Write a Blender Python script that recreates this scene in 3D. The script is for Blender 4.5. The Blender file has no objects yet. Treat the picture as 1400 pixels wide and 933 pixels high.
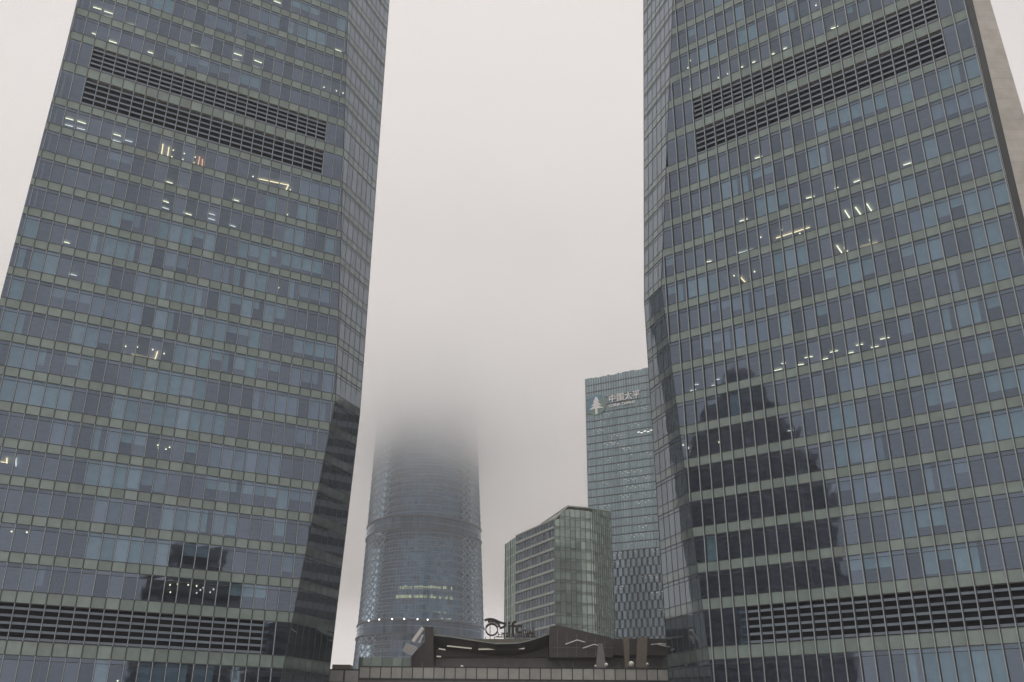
import bpy, math, random
from mathutils import Vector, Matrix

S = bpy.context.scene
COL = S.collection
EYE = 6.0                                   # camera height above the street, metres

# ------------------------------------------------------------------ camera
F_PX, PITCH, ROLL = 1307.12, 0.407834, 0.0084197
cp, sp = math.cos(PITCH), math.sin(PITCH)
_r, _u, FWD = Vector((1, 0, 0)), Vector((0, -sp, cp)), Vector((0, cp, sp))
cr, sr = math.cos(ROLL), math.sin(ROLL)
RGT = cr * _r + sr * _u
UPV = -sr * _r + cr * _u
cam_d = bpy.data.cameras.new('camera')
cam = bpy.data.objects.new('camera', cam_d)
COL.objects.link(cam)
cam.matrix_world = Matrix(((RGT.x, UPV.x, -FWD.x, 0), (RGT.y, UPV.y, -FWD.y, 0), (RGT.z, UPV.z, -FWD.z, EYE), (0, 0, 0, 1)))
cam_d.sensor_width = 36
cam_d.lens = F_PX / 1400 * 36
cam_d.clip_start = 0.5
cam_d.clip_end = 8000
S.camera = cam


def ray(x, y):
    return (x - 700) / F_PX * RGT - (y - 466.5) / F_PX * UPV + FWD


def at(x, y, Y):
    """surveyed point: sight line through a photo pixel met at Y metres ahead"""
    d = ray(x, y)
    p = d * (Y / d.y)
    return Vector((p.x, p.y, p.z + EYE))


# ------------------------------------------------------------------ helpers
def tag(o, label=None, cat=None, group=None, kind=None):
    if label: o['label'] = label
    if cat: o['category'] = cat
    if group: o['group'] = group
    if kind: o['kind'] = kind
    return o


def empty(name, loc, rz=0):
    o = bpy.data.objects.new(name, None)
    COL.objects.link(o)
    o.location = loc
    o.rotation_euler = (0, 0, rz)
    o.empty_display_size = 2
    return o


class MB:
    """collects quads, boxes and bars, then links them as one mesh object"""
    def __init__(self):
        self.v, self.f, self.m = [], [], []

    def poly(self, pts, m=0):
        i = len(self.v)
        self.v += [tuple(p) for p in pts]
        self.f.append(tuple(range(i, i + len(pts))))
        self.m.append(m)

    def hexa(self, a, b, m=0):
        """a: four bottom corners, b: four top corners (shared vertices)"""
        i = len(self.v)
        self.v += [tuple(p) for p in a] + [tuple(p) for p in b]
        for q in ((0, 3, 2, 1), (4, 5, 6, 7), (0, 1, 5, 4), (1, 2, 6, 5), (2, 3, 7, 6), (3, 0, 4, 7)):
            self.f.append(tuple(i + k for k in q))
            self.m.append(m)

    def box(self, x0, x1, y0, y1, z0, z1, m=0):
        self.hexa([(x0, y0, z0), (x1, y0, z0), (x1, y1, z0), (x0, y1, z0)],
                  [(x0, y0, z1), (x1, y0, z1), (x1, y1, z1), (x0, y1, z1)], m)

    def prism(self, pts, z0, z1, m=0, mt=None, mb=None):
        i, n = len(self.v), len(pts)
        self.v += [(p[0], p[1], z0) for p in pts] + [(p[0], p[1], z1) for p in pts]
        for k in range(n):
            j = (k + 1) % n
            self.f.append((i + k, i + j, i + n + j, i + n + k)); self.m.append(m)
        self.f.append(tuple(i + n + k for k in range(n))); self.m.append(m if mt is None else mt)
        self.f.append(tuple(i + k for k in reversed(range(n)))); self.m.append(m if mb is None else mb)

    def slab(self, pts, thick, m=0):
        """outline given as 3D points in a roughly vertical plane, made thick along +y"""
        i, n = len(self.v), len(pts)
        self.v += [tuple(p) for p in pts] + [(p[0], p[1] + thick, p[2]) for p in pts]
        for k in range(n):
            j = (k + 1) % n
            self.f.append((i + k, i + j, i + n + j, i + n + k)); self.m.append(m)
        self.f.append(tuple(range(i, i + n))); self.m.append(m)
        self.f.append(tuple(i + n + k for k in reversed(range(n)))); self.m.append(m)

    def bar(self, p, q, w, m=0, h=None):
        p, q = Vector(p), Vector(q)
        d = (q - p).normalized()
        up = Vector((0, 0, 1)) if abs(d.z) < 0.95 else Vector((0, 1, 0))
        s = d.cross(up).normalized() * (w / 2)
        u = s.cross(d).normalized() * ((h or w) / 2)
        self.hexa([p - s - u, p + s - u, p + s + u, p - s + u], [q - s - u, q + s - u, q + s + u, q - s + u], m)

    def ball(self, c, r, m=0, ns=12, nr=8):
        i = len(self.v)
        for a in range(nr + 1):
            th = math.pi * a / nr
            for b in range(ns):
                ph = 2 * math.pi * b / ns
                self.v.append((c[0] + r * math.sin(th) * math.cos(ph), c[1] + r * math.sin(th) * math.sin(ph), c[2] + r * math.cos(th)))
        for a in range(nr):
            for b in range(ns):
                b2 = (b + 1) % ns
                self.f.append((i + a * ns + b, i + (a + 1) * ns + b, i + (a + 1) * ns + b2, i + a * ns + b2)); self.m.append(m)

    def build(self, name, mats, parent=None, smooth=False):
        me = bpy.data.meshes.new(name)
        me.from_pydata(self.v, [], self.f)
        if not isinstance(mats, (list, tuple)): mats = [mats]
        for m in mats: me.materials.append(m)
        me.polygons.foreach_set('material_index', self.m)
        if smooth: me.polygons.foreach_set('use_smooth', [True] * len(self.f))
        me.update()
        o = bpy.data.objects.new(name, me)
        COL.objects.link(o)
        if parent: o.parent = parent
        return o


# ------------------------------------------------------------------ materials
def new_mat(name):
    m = bpy.data.materials.new(name)
    m.use_nodes = True
    m.node_tree.nodes.clear()
    return m, m.node_tree.nodes, m.node_tree.links


def island_var(nt, lk, col, var):
    """base colour with a small brightness change from panel to panel and light soiling"""
    geo = nt.new('ShaderNodeNewGeometry')
    tc = nt.new('ShaderNodeTexCoord')
    no = nt.new('ShaderNodeTexNoise'); no.inputs['Scale'].default_value = 0.9; no.inputs['Detail'].default_value = 4
    lk.new(tc.outputs['Object'], no.inputs['Vector'])
    a = nt.new('ShaderNodeMath'); a.operation = 'MULTIPLY_ADD'
    lk.new(geo.outputs['Random Per Island'], a.inputs[0]); a.inputs[1].default_value = 2 * var; a.inputs[2].default_value = 1 - var
    b = nt.new('ShaderNodeMath'); b.operation = 'MULTIPLY_ADD'
    lk.new(no.outputs['Fac'], b.inputs[0]); b.inputs[1].default_value = 0.5; b.inputs[2].default_value = 0.75
    c = nt.new('ShaderNodeMath'); c.operation = 'MULTIPLY'
    lk.new(a.outputs[0], c.inputs[0]); lk.new(b.outputs[0], c.inputs[1])
    mx = nt.new('ShaderNodeVectorMath'); mx.operation = 'SCALE'
    mx.inputs[0].default_value = col[:3]
    lk.new(c.outputs[0], mx.inputs['Scale'])
    return mx.outputs[0]


def solid(name, col, rough=0.6, var=0.1, metal=0.0, spec=0.5):
    m, nt, lk = new_mat(name)
    out = nt.new('ShaderNodeOutputMaterial'); b = nt.new('ShaderNodeBsdfPrincipled')
    lk.new(island_var(nt, lk, col, var), b.inputs['Base Color'])
    b.inputs['Roughness'].default_value = rough
    b.inputs['Metallic'].default_value = metal
    b.inputs['Specular IOR Level'].default_value = spec
    lk.new(b.outputs[0], out.inputs[0])
    return m


def emit(name, col, strength):
    m, nt, lk = new_mat(name)
    out = nt.new('ShaderNodeOutputMaterial'); e = nt.new('ShaderNodeEmission')
    e.inputs[0].default_value = (*col, 1); e.inputs[1].default_value = strength
    lk.new(e.outputs[0], out.inputs[0])
    return m


def glass(name, tint, refl, r0, inner=None, var=0.12, rough=0.0, wave=0.0):
    """coated curtain-wall glass: mirror coat over a tinted clear pane, or over an opaque back when inner is given"""
    m, nt, lk = new_mat(name)
    out = nt.new('ShaderNodeOutputMaterial')
    lw = nt.new('ShaderNodeLayerWeight'); lw.inputs['Blend'].default_value = 0.5
    pw = nt.new('ShaderNodeMath'); pw.operation = 'POWER'; pw.inputs[1].default_value = 4.5
    lk.new(lw.outputs['Facing'], pw.inputs[0])
    fr = nt.new('ShaderNodeMath'); fr.operation = 'MULTIPLY_ADD'; fr.inputs[1].default_value = 1 - r0
    lk.new(pw.outputs[0], fr.inputs[0])
    geo = nt.new('ShaderNodeNewGeometry')
    rv = nt.new('ShaderNodeMath'); rv.operation = 'MULTIPLY_ADD'
    lk.new(geo.outputs['Random Per Island'], rv.inputs[0]); rv.inputs[1].default_value = 2 * var * r0; rv.inputs[2].default_value = r0 * (1 - var)
    lk.new(rv.outputs[0], fr.inputs[2])
    g = nt.new('ShaderNodeBsdfGlossy'); g.inputs['Color'].default_value = (*refl, 1); g.inputs['Roughness'].default_value = rough
    if wave:
        tc = nt.new('ShaderNodeTexCoord'); no = nt.new('ShaderNodeTexNoise'); no.inputs['Scale'].default_value = 0.7; no.inputs['Detail'].default_value = 1
        lk.new(tc.outputs['Object'], no.inputs['Vector'])
        bp = nt.new('ShaderNodeBump'); bp.inputs['Strength'].default_value = 1.0; bp.inputs['Distance'].default_value = wave
        lk.new(no.outputs['Fac'], bp.inputs['Height']); lk.new(bp.outputs[0], g.inputs['Normal'])
    if inner is None:
        t = nt.new('ShaderNodeBsdfTransparent'); t.inputs[0].default_value = (*tint, 1)
    else:
        t = nt.new('ShaderNodeBsdfDiffuse')
        lk.new(island_var(nt, lk, inner, var), t.inputs['Color'])
    mx = nt.new('ShaderNodeMixShader')
    lk.new(fr.outputs[0], mx.inputs[0]); lk.new(t.outputs[0], mx.inputs[1]); lk.new(g.outputs[0], mx.inputs[2])
    lk.new(mx.outputs[0], out.inputs[0])
    return m


M = {}
M['vision'] = glass('vision glass', (0.46, 0.56, 0.60), (0.625, 0.76, 0.97), 0.195, var=0.2, rough=0.03, wave=0.005)
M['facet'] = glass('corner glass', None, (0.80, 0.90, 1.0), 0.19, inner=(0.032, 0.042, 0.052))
M['spandrel'] = glass('spandrel panel', None, (0.85, 0.9, 0.9), 0.06, inner=(0.205, 0.255, 0.235), var=0.14, rough=0.15)
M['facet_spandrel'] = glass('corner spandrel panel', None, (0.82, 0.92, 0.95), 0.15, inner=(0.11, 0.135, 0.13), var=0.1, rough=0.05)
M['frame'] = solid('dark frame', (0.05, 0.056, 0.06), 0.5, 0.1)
M['alu'] = solid('aluminium fin', (0.33, 0.37, 0.39), 0.4, 0.06)
M['slat'] = solid('louvre slat', (0.155, 0.19, 0.235), 0.5, 0.15)
M['void'] = solid('plant room dark', (0.014, 0.018, 0.027), 0.9, 0.1)
M['ceiling'] = solid('ceiling', (0.5, 0.5, 0.48), 0.9, 0.05)
M['floor'] = solid('office floor', (0.12, 0.11, 0.10), 0.9, 0.05)
M['core'] = solid('core wall', (0.32, 0.29, 0.28), 0.9, 0.1)
M['blind'] = solid('roller blind', (0.41, 0.52, 0.53), 0.9, 0.3)
M['blind_grey'] = solid('grey roller blind', (0.34, 0.38, 0.44), 0.9, 0.25)
M['stone'] = solid('stone cladding', (0.44, 0.42, 0.385), 0.7, 0.08)
M['lamp_white'] = emit('white lamp', (1.0, 0.88, 0.56), 2.7)
M['lamp_warm'] = emit('warm lamp', (1.0, 0.72, 0.38), 3.0)
M['lamp_red'] = emit('orange lamp', (1.0, 0.42, 0.22), 2.0)
M['lamp_dim'] = emit('dim lamp', (1.0, 0.95, 0.85), 1.6)

rnd = random.Random(7)


# ------------------------------------------------------------------ the two office towers
def lamp_pos(rz, dist, ub, levels, a):
    """where the sight line through a lit pixel meets the ceiling of its storey, in tower coordinates"""
    D = ray(*a)
    t = Vector((math.cos(rz), math.sin(rz), 0)); n = Vector((-math.sin(rz), math.cos(rz), 0))
    k = dist / D.dot(n)
    h = D * k
    z = h.z + EYE
    ceil = None
    for (b0, t0), (b1, t1) in zip(levels, levels[1:]):
        if t0 - 0.5 <= z <= b1 + 0.6:
            ceil = b1 - 0.12
    if ceil is None: return None
    k2 = max(k * 1.003, k + (ceil - z) / D.z) if D.z > 0 else k
    kmax = (dist + 9.0) / D.dot(n)
    k2 = min(k2, kmax)
    p = D * k2
    return Vector((p.dot(t) - ub, p.dot(n) - dist, p.z + EYE))


def office_tower(label, dist, rz, ub, levels, uL, uR, uO, ratio, bay, grid, louvers, lamps, seed, blind_p, corner, stone=False, DEP=46.0):
    """front face is the plane y=0; the chamfered corner is at the uR end when corner=+1, at the uL end when -1.
    uL, uR: face edges as functions of z; uO: outer corner edge; ratio: chamfer depth/width"""
    rg = random.Random(seed)
    t = Vector((math.cos(rz), math.sin(rz), 0)); n = Vector((-math.sin(rz), math.cos(rz), 0))
    org = n * dist + t * ub
    root = empty('office_tower', (org.x, org.y, 0), rz)
    tag(root, label, 'skyscraper')
    ztop = levels[-1][1]
    far = (lambda z: uL(z)) if corner > 0 else (lambda z: uR(z))      # the plain end of the face
    near = (lambda z: uR(z)) if corner > 0 else (lambda z: uL(z))     # the chamfered end
    cdep = lambda z: ratio * abs(uO(z) - near(z))
    O3 = lambda z: Vector((uO(z), cdep(z), z))
    I3 = lambda z: Vector((near(z), 0, z))
    k0 = math.floor((min(uL(z) for z, _ in levels) - grid) / bay) - 1
    k1 = math.ceil((max(uR(z) for z, _ in levels) - grid) / bay) + 1
    lines = [grid + bay * k for k in range(k0, k1 + 1)]

    def strip(mb, z0, z1, m, lo=None, hi=None, jit=0.0):
        """one quad per bay between two heights, cut to the slanted face edges"""
        for a, b in zip(lines, lines[1:]):
            if lo is not None and b <= lo + 1e-3: continue
            if hi is not None and a >= hi - 1e-3: continue
            a0, a1 = max(a, uL(z0)), max(a, uL(z1)); b0, b1 = min(b, uR(z0)), min(b, uR(z1))
            if b0 - a0 < 0.05 or b1 - a1 < 0.05:
                if b0 - a0 < 0.0 or b1 - a1 < 0.0: continue
            j = [rg.uniform(-jit, jit) for _ in range(4)]
            mb.poly([(a0, j[0], z0), (b0, j[1], z0), (b1, j[2], z1), (a1, j[3], z1)], m)

    def cstrip(mb, z0, z1, m, jit=0.0):
        L0, L1 = (O3(z0) - I3(z0)).length, (O3(z1) - I3(z1)).length
        e0, e1 = (I3(z0) - O3(z0)) / L0, (I3(z1) - O3(z1)) / L1
        s = 0.0
        w = 1.42
        while s < max(L0, L1) - 0.05:
            a0, b0 = min(s, L0), min(s + w, L0); a1, b1 = min(s, L1), min(s + w, L1)
            if b0 - a0 > 0.02 or b1 - a1 > 0.02:
                nrm = Vector((e0.y, -e0.x, 0))
                P = [O3(z0) + e0 * a0, O3(z0) + e0 * b0, O3(z1) + e1 * b1, O3(z1) + e1 * a1]
                P = [p + nrm * rg.uniform(-jit, jit) for p in P]
                if corner > 0: P = P[::-1]
                mb.poly(P, m)
            s += w

    def wrap(mb, z0, z1, m):
        """plain far side, chamfered side and back"""
        fe = far
        bo = -DEP * math.tan(math.radians(9)) if stone else 0.0
        xs = uO
        A = [(fe(z0), 0, z0), (fe(z1), 0, z1), (fe(z1), DEP, z1), (fe(z0), DEP, z0)]
        B = [(xs(z0), cdep(z0), z0), (xs(z0), DEP, z0), (xs(z1), DEP, z1), (xs(z1), cdep(z1), z1)]
        Cc = [(fe(z0) + bo, DEP, z0), (fe(z1) + bo, DEP, z1), (xs(z1), DEP, z1), (xs(z0), DEP, z0)]
        if not stone: mb.poly(A, m)
        mb.poly(B, m); mb.poly(Cc, m)

    def hbar(mb, z, h, p, m):
        mb.hexa([(uL(z), -p, z), (uR(z), -p, z), (uR(z), 0.02, z), (uL(z), 0.02, z)],
                [(uL(z), -p, z + h), (uR(z), -p, z + h), (uR(z), 0.02, z + h), (uL(z), 0.02, z + h)], m)
        o, i = O3(z), I3(z)
        e = (i - o).normalized(); nr = Vector((e.y, -e.x, 0)) * (p if corner > 0 else p)
        if nr.y > 0: nr = -nr
        up = Vector((0, 0, h))
        ii, oo = I3(z + h), O3(z + h)
        mb.hexa([o + nr, i + nr, i, o], [oo + nr, ii + nr, ii, oo], m)

    lit = []
    for a, b, kind in lamps:
        for px in (a, b):
            if px is None: continue
            D = ray(*px); k = dist / D.dot(n); h = D * k
            lit.append((h.dot(t) - ub, h.z + EYE))
    for (b0, t0), (b1, t1) in zip(levels, levels[1:]):
        # spandrel band of this storey
        s_ = MB()
        strip(s_, b0, t0, 0, jit=0.003)
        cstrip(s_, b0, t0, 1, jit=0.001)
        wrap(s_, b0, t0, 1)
        hbar(s_, t0 - 0.03, 0.07, 0.035, 2)
        hbar(s_, b0 - 0.045, 0.09, 0.05, 2)
        s_.build('spandrel', [M['spandrel'], M['facet_spandrel'], M['frame']], root)
        lv = next(((lo, hi) for lo, hi, zz in louvers if t0 <= zz <= b1), None)
        zt = b1 - 0.47
        w_ = MB()
        segs = [(None, None)] if lv is None else [(None, lv[0]), (lv[1], None)]
        for lo, hi in segs:
            if lo is not None:
                w2_ = MB()
                strip(w2_, t0, zt, 0, lo, hi, jit=0.004); strip(w2_, zt, b1, 0, lo, hi, jit=0.004)
                if w2_.f: w2_.build('window', [M['vision']], root)
                continue
            strip(w_, t0, zt, 0, lo, hi, jit=0.002)
            strip(w_, zt, b1, 0, lo, hi, jit=0.002)
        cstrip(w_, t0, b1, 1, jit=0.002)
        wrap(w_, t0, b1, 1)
        if lv is None:
            hbar(w_, zt - 0.03, 0.06, 0.03, 2)
        win = w_.build('window', [M['vision'], M['facet'], M['frame']], root)
        if lv is not None:
            lo, hi = max(lv[0], uL(t0) + 0.05), min(lv[1], uR(t0) - 0.05)
            l_ = MB()
            l_.box(lo, hi, 0.55, 0.6, t0, b1, 1)
            N = 5
            H = (b1 - t0)
            for k in range(N):
                zc = t0 + H * (k + 0.12) / N
                l_.hexa([(lo, 0.02, zc), (hi, 0.02, zc), (hi, 0.30, zc + 0.16), (lo, 0.30, zc + 0.16)],
                        [(lo, 0.02, zc + 0.25), (hi, 0.02, zc + 0.25), (hi, 0.30, zc + 0.30), (lo, 0.30, zc + 0.30)], 0)
            l_.build('louver', [M['slat'], M['void']], root)
        # blinds behind the panes, in runs of neighbouring bays
        if lv is None:
            p = blind_p(t0)
            x = 0
            while x < len(lines) - 1:
                if rg.random() < p * 0.42:
                    run = rg.choice((1, 1, 2, 2, 3, 4, 6))
                    bl = MB()
                    same = rg.random() < 0.6
                    drop0 = rg.choice((1, 1, 1, 0.98, 0.75, 0.5))
                    for q in range(x, min(x + run, len(lines) - 1)):
                        a, b = lines[q] + 0.09, lines[q + 1] - 0.09
                        if stone and t0 < 50 and lines[q] < -36 and rg.random() < .85: continue
                        if any(t0 - .3 < lz < b1 + .4 and a - .9 < lu < b + .9 for lu, lz in lit): continue
                        if a < max(uL(t0), uL(b1)) + 0.1 or b > min(uR(t0), uR(b1)) - 0.1: continue
                        drop = drop0 if same else rg.choice((1, 1, 0.9, 0.7, 0.45))
                        if rg.random() < 0.12: b = a + (b - a) * 0.55
                        zb = b1 - 0.1 - (b1 - t0 - 0.12) * drop
                        yy = 0.16 + rg.uniform(0, 0.05)
                        bl.box(a, b, yy, yy + 0.012, zb, b1 - 0.1)
                    if bl.f: bl.build('roller_blind', M['blind'] if rg.random() < .68 else M['blind_grey'], win)
                    x += run
                else:
                    x += 1
        # floor plate between this storey and the next (ceiling below, floor above)
        sl = MB()
        o, i = O3(b1), I3(b1)
        fx = far(b1) + 0.4 * corner
        pts = [(fx, 0.3), (i.x - 0.4 * corner, 0.3), (o.x - 0.6 * corner, o.y + 0.4), (o.x - 0.6 * corner, 17.0), (fx - (3.2 if stone else 0), 17.0)]
        if corner < 0: pts = pts[::-1]
        sl.prism(pts, b1 + 0.02, t1 - 0.08, 0, mt=1, mb=0)
        slab = sl.build('floor_slab', [M['ceiling'], M['floor']], root)
    # service core behind the offices
    c_ = MB()
    lo, hi = sorted((far(levels[0][0]) + 1.0 * corner, uO(levels[0][0]) - 2.0 * corner))
    if stone: hi -= 3.0
    c_.box(lo, hi, 15.0, 15.4, levels[0][0], ztop - 0.2)
    xx = lo + 3
    while xx < hi - 3:
        c_.box(xx, xx + 0.2, rg.uniform(3.0, 8.0), 15.0, levels[0][0], ztop - 0.2)
        xx += rg.choice((7.5, 9.0, 12.0, 15.0))
    e0 = max(far(z) for z, _ in levels) if corner > 0 else min(far(z) for z, _ in levels)
    e0 += 0.05 * corner
    e1 = e0 - (2.8 if stone else 0)
    c_.hexa([(e0, .35, levels[0][0]), (e0 - .2, .35, levels[0][0]), (e1 - .2, 15, levels[0][0]), (e1, 15, levels[0][0])],
            [(e0, .35, ztop - .2), (e0 - .2, .35, ztop - .2), (e1 - .2, 15, ztop - .2), (e1, 15, ztop - .2)])
    c_.build('core_wall', M['core'], root)
    # vertical fins, one per bay line, cut where the chamfer eats into the face
    for u in lines:
        zs = [z for z, _ in levels] + [ztop]
        run = None
        for za, zb in zip(zs, zs[1:]):
            ok = uL(za) - 0.02 <= u <= uR(za) + 0.02 and uL(zb) - 0.02 <= u <= uR(zb) + 0.02
            if ok and run is None: run = za
            if run is not None and (not ok or zb == ztop):
                end = zb if ok else za
                if end - run > 1:
                    m_ = MB()
                    if corner > 0:
                        m_.box(u - .065, u + .075, -.03, .06, run, end, 1)
                        for (b0, t0), (b1, t1) in zip(levels, levels[1:]):
                            if run - .1 <= b0 and t1 <= end + 1.6: m_.box(u - .065, u + .005, -.12, -.03, t0, b1, 0)
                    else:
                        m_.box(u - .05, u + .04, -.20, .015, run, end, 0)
                        m_.box(u + .04, u + .10, -.16, .05, run, end, 1)  # dark strip: the fin's shaded side put into the colour, with its gasket
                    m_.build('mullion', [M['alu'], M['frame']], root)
                run = None
    # joints of the corner facet
    zs = [z for z, _ in levels] + [ztop]
    j_ = MB()
    for za, zb in zip(zs, zs[1:]):
        s = 0.0
        La, Lb = (O3(za) - I3(za)).length, (O3(zb) - I3(zb)).length
        ea, eb = (I3(za) - O3(za)) / La, (I3(zb) - O3(zb)) / Lb
        while s < min(La, Lb) - 0.1:
            pa, pb = O3(za) + ea * s, O3(zb) + eb * s
            j_.bar(pa, pb, 0.07, 0)
            s += 1.42
        j_.bar(I3(za), I3(zb), 0.09, 0)
    j_.build('corner_joint', M['frame'], root)
    # lamps on the ceilings
    for a, b, kind in lamps:
        p = lamp_pos(rz, dist, ub, levels, a)
        q = lamp_pos(rz, dist, ub, levels, b) if b else None
        if p is None: continue
        l_ = MB()
        if b is None:
            l_.ball(p - Vector((0, 0, 0.08)), 0.10, 0, 8, 6)
        else:
            if q is None: continue
            q.z = p.z
            if (q - p).length > 9: continue
            l_.bar(p - Vector((0, 0, 0.06)), q - Vector((0, 0, 0.06)), 0.125, 0, 0.06)
        l_.build('ceiling_light', M[kind], root)
    if stone:
        f_ = MB()
        uf = uR
        z = levels[0][0]
        f_.box(uf(z) + 0.02, uf(z) + 0.75, 0.25, 0.9, z, ztop, 1)
        c38, s38 = math.cos(math.radians(38)), math.sin(math.radians(38))
        zcap = 128.0
        wid = lambda zz: 2.04 + (87.3 - min(zz, zcap)) * 0.038
        zz = z
        while zz < zcap - 0.1:
            zb = min(zz + 1.38, zcap)
            for k0_, k1_ in ((0, 1),):
                A0, A1 = wid(zz) * k0_, wid(zz) * k1_; B0, B1 = wid(zb) * k0_, wid(zb) * k1_
                u0 = uf(zz) + 0.78
                f_.poly([(u0 + A0 * c38, A0 * s38, zz + .012), (u0 + A1 * c38 - .012, A1 * s38, zz + .012), (u0 + B1 * c38 - .012, B1 * s38, zb), (u0 + B0 * c38, B0 * s38, zb)], 0)
            zz = zb
        f_.hexa([(uf(z) + .78, .0, z), (uf(z) + .78, .3, z), (uf(z) + .82, .3, z), (uf(z) + .80, .02, z)],
                [(uf(z) + .78, .0, ztop), (uf(z) + .78, .3, ztop), (uf(z) + .82, .3, ztop), (uf(z) + .80, .02, ztop)], 0)
        z1 = zcap
        ob = DEP * math.tan(math.radians(9))
        f_.poly([(u0 + wid(z) * c38, wid(z) * s38, z), (u0 + wid(z) * c38 - ob, DEP, z), (u0 + wid(z1) * c38 - ob, DEP, z1), (u0 + wid(z1) * c38, wid(z1) * s38, z1)], 0)
        f_.poly([(u0 + wid(z1) * c38, wid(z1) * s38, z1), (u0 + wid(z1) * c38 - ob, DEP, z1), (u0 + wid(z1) * c38 - ob, DEP, ztop), (u0 + wid(z1) * c38, wid(z1) * s38, ztop)], 0)
        f_.poly([(u0, .0, z1), (u0 + wid(z1) * c38, wid(z1) * s38, z1), (u0 + wid(z1) * c38, wid(z1) * s38, ztop), (u0, .0, ztop)], 0)
        # backing just behind the stone joints
        f_.poly([(u0, .02, z), (u0 + wid(z) * c38 - .02, wid(z) * s38 + .02, z), (u0 + wid(z1) * c38 - .02, wid(z1) * s38 + .02, z1), (u0, .02, z1)], 1)
        f_.build('stone_facet', [M['stone'], M['frame']], root)
    r_ = MB()
    r_.prism([(uL(ztop), 0), (uR(ztop), 0), (uO(ztop), cdep(ztop)), (uO(ztop), DEP), (far(ztop), DEP)] if corner > 0 else
             [(uR(ztop), 0), (uR(ztop) - (8 if stone else 0), DEP), (uO(ztop), DEP), (uO(ztop), cdep(ztop)), (uL(ztop), 0)], ztop, ztop + 0.6)
    r_.build('roof', M['frame'], root)
    return root


def make_levels(lower, first, step, count, mech, upper):
    """list of (spandrel bottom, spandrel top) heights above the street"""
    L = [(z + EYE, z + h + EYE) for z, h in lower]
    L += [(first + step * k + EYE, first + step * k + (1.12 if k else 1.25) + EYE) for k in range(count + 1)]
    L += [(z + EYE, z + h + EYE) for z, h in mech]
    z = mech[-1][0]
    for k in range(1, upper + 1):
        L.append((z + step * k + EYE, z + step * k + 1.2 + EYE))
    return L


lev_l = make_levels([(-6, 1.2), (-1.6, 1.2), (2.9, 1.2), (9.14, 1.43)], 14.41, 4.14, 15, [(81.9, 1.5), (87.1, 1.3)], 15)
lev_r = make_levels([(-6, 1.2), (-1.2, 1.2), (3.4, 1.2), (9.75, 1.4)], 15.15, 4.19, 14, [(79.0, 1.4), (84.2, 1.4)], 15)

RZ_L, D_L = 0.52299056, 117.2
RZ_R, D_R = -0.67353017, 100.9

W, Y, R_, D_ = 'lamp_white', 'lamp_warm', 'lamp_red', 'lamp_dim'
lamps_l = [((127.5, 9.5), (139.5, 13), W), ((142.5, 15), (155, 19), W), ((142, 22.5), (154, 26), W), ((173, 32.5), (184, 36), W),
           ((149, 55.5), (160, 59), W), ((126, 45), (132, 47.5), W), ((202, 70.5), (209.5, 73), W), ((201.5, 78), (211.5, 81), W),
           ((260.5, 61.5), (271.5, 66), W), ((319.5, 72.5), (330.5, 76), W), ((318, 81.5), (327.5, 85), W), ((347.5, 82), (358, 86), W),
           ((346, 91), (355, 95), W), ((359.5, 5), (368, 9), W), ((374.5, 1), (384, 4.5), W), ((384, 15.5), (390, 18), W), ((398, 20.5), (406, 23.5), W),
           ((409, 24), (419, 27.5), W), ((408, 53), (415, 55.5), W), ((462.5, 13), (472, 17.5), W), ((459, 42.5), (468, 46.5), W), ((457.5, 67), (467, 71), W),
           ((89.5, 161), (100.5, 164), W), ((105.5, 165), (117.5, 169), W), ((89, 170), (100, 173), D_), ((105, 174.5), (116.5, 177.5), D_),
           ((154, 182.5), (165.5, 186), W), ((154, 191), (165, 194.5), D_), ((170, 191), (181, 194), D_),
           ((223, 197), (220.5, 214), Y), ((231, 201), (229, 215), Y), ((273, 214), (270, 230), R_), ((277, 217.5), (276, 231), R_),
           ((237, 205), None, W), ((235, 214), None, W), ((252, 209.5), None, W), ((250, 217.5), None, W), ((267, 214.5), None, W), ((265, 222), None, W),
           ((352, 244), (395, 253), Y), ((352.5, 251), (382, 259.5), Y), ((394.5, 253), (389, 263.5), Y), ((346, 241), None, W), ((397, 259), None, W),
           ((318, 272.5), (327, 275), W), ((226, 247.5), (236, 250.5), W), ((240, 255.5), (249.5, 258.5), W), ((222.5, 274), (231, 277), W), ((222, 283), (231, 286), D_),
           ((251, 290.5), (262, 294), W), ((284, 291), (294, 294), D_), ((284, 298), (294, 301), D_), ((313, 307), (322, 310), D_), ((86, 330), (95.5, 332.5), W),
           ((94, 374), (105, 376.5), D_), ((180, 485), (195, 488.5), Y), ((196.5, 489), (212, 491.5), Y), ((215.5, 480.5), (212, 491), Y),
           ((172, 473), None, W), ((188, 474), None, W), ((209, 477.5), None, W), ((169.5, 483.5), None, W), ((224.5, 483), None, W),
           ((216, 608), None, W), ((227, 613.5), None, W), ((232, 611), None, W), ((217, 612), None, W), ((1, 631), (10, 632), Y), ((9.6, 626), (9.6, 633), Y), ((22, 626), (22, 637), D_),
           ((443, 119), None, W), ((452, 121), None, W), ((460, 124), None, W), ((469, 127), None, W), ((448, 128), None, W), ((457, 131), None, W),
           ((16, 726), None, W), ((37, 727), None, W), ((40, 744), (39, 748), W), ((232.5, 799), None, W), ((243, 798), None, W), ((257.5, 799), None, W), ((269, 800.5), None, W),
           ((278, 803), None, D_), ((274, 806), None, D_), ((269, 810), None, D_), ((260, 811), None, D_), ((292, 805), None, D_), ((287.5, 809), None, D_), ((233, 809), None, W),
           ((393, 293), None, W), ((381, 393), None, W), ((161, 930), None, W)]
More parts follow.
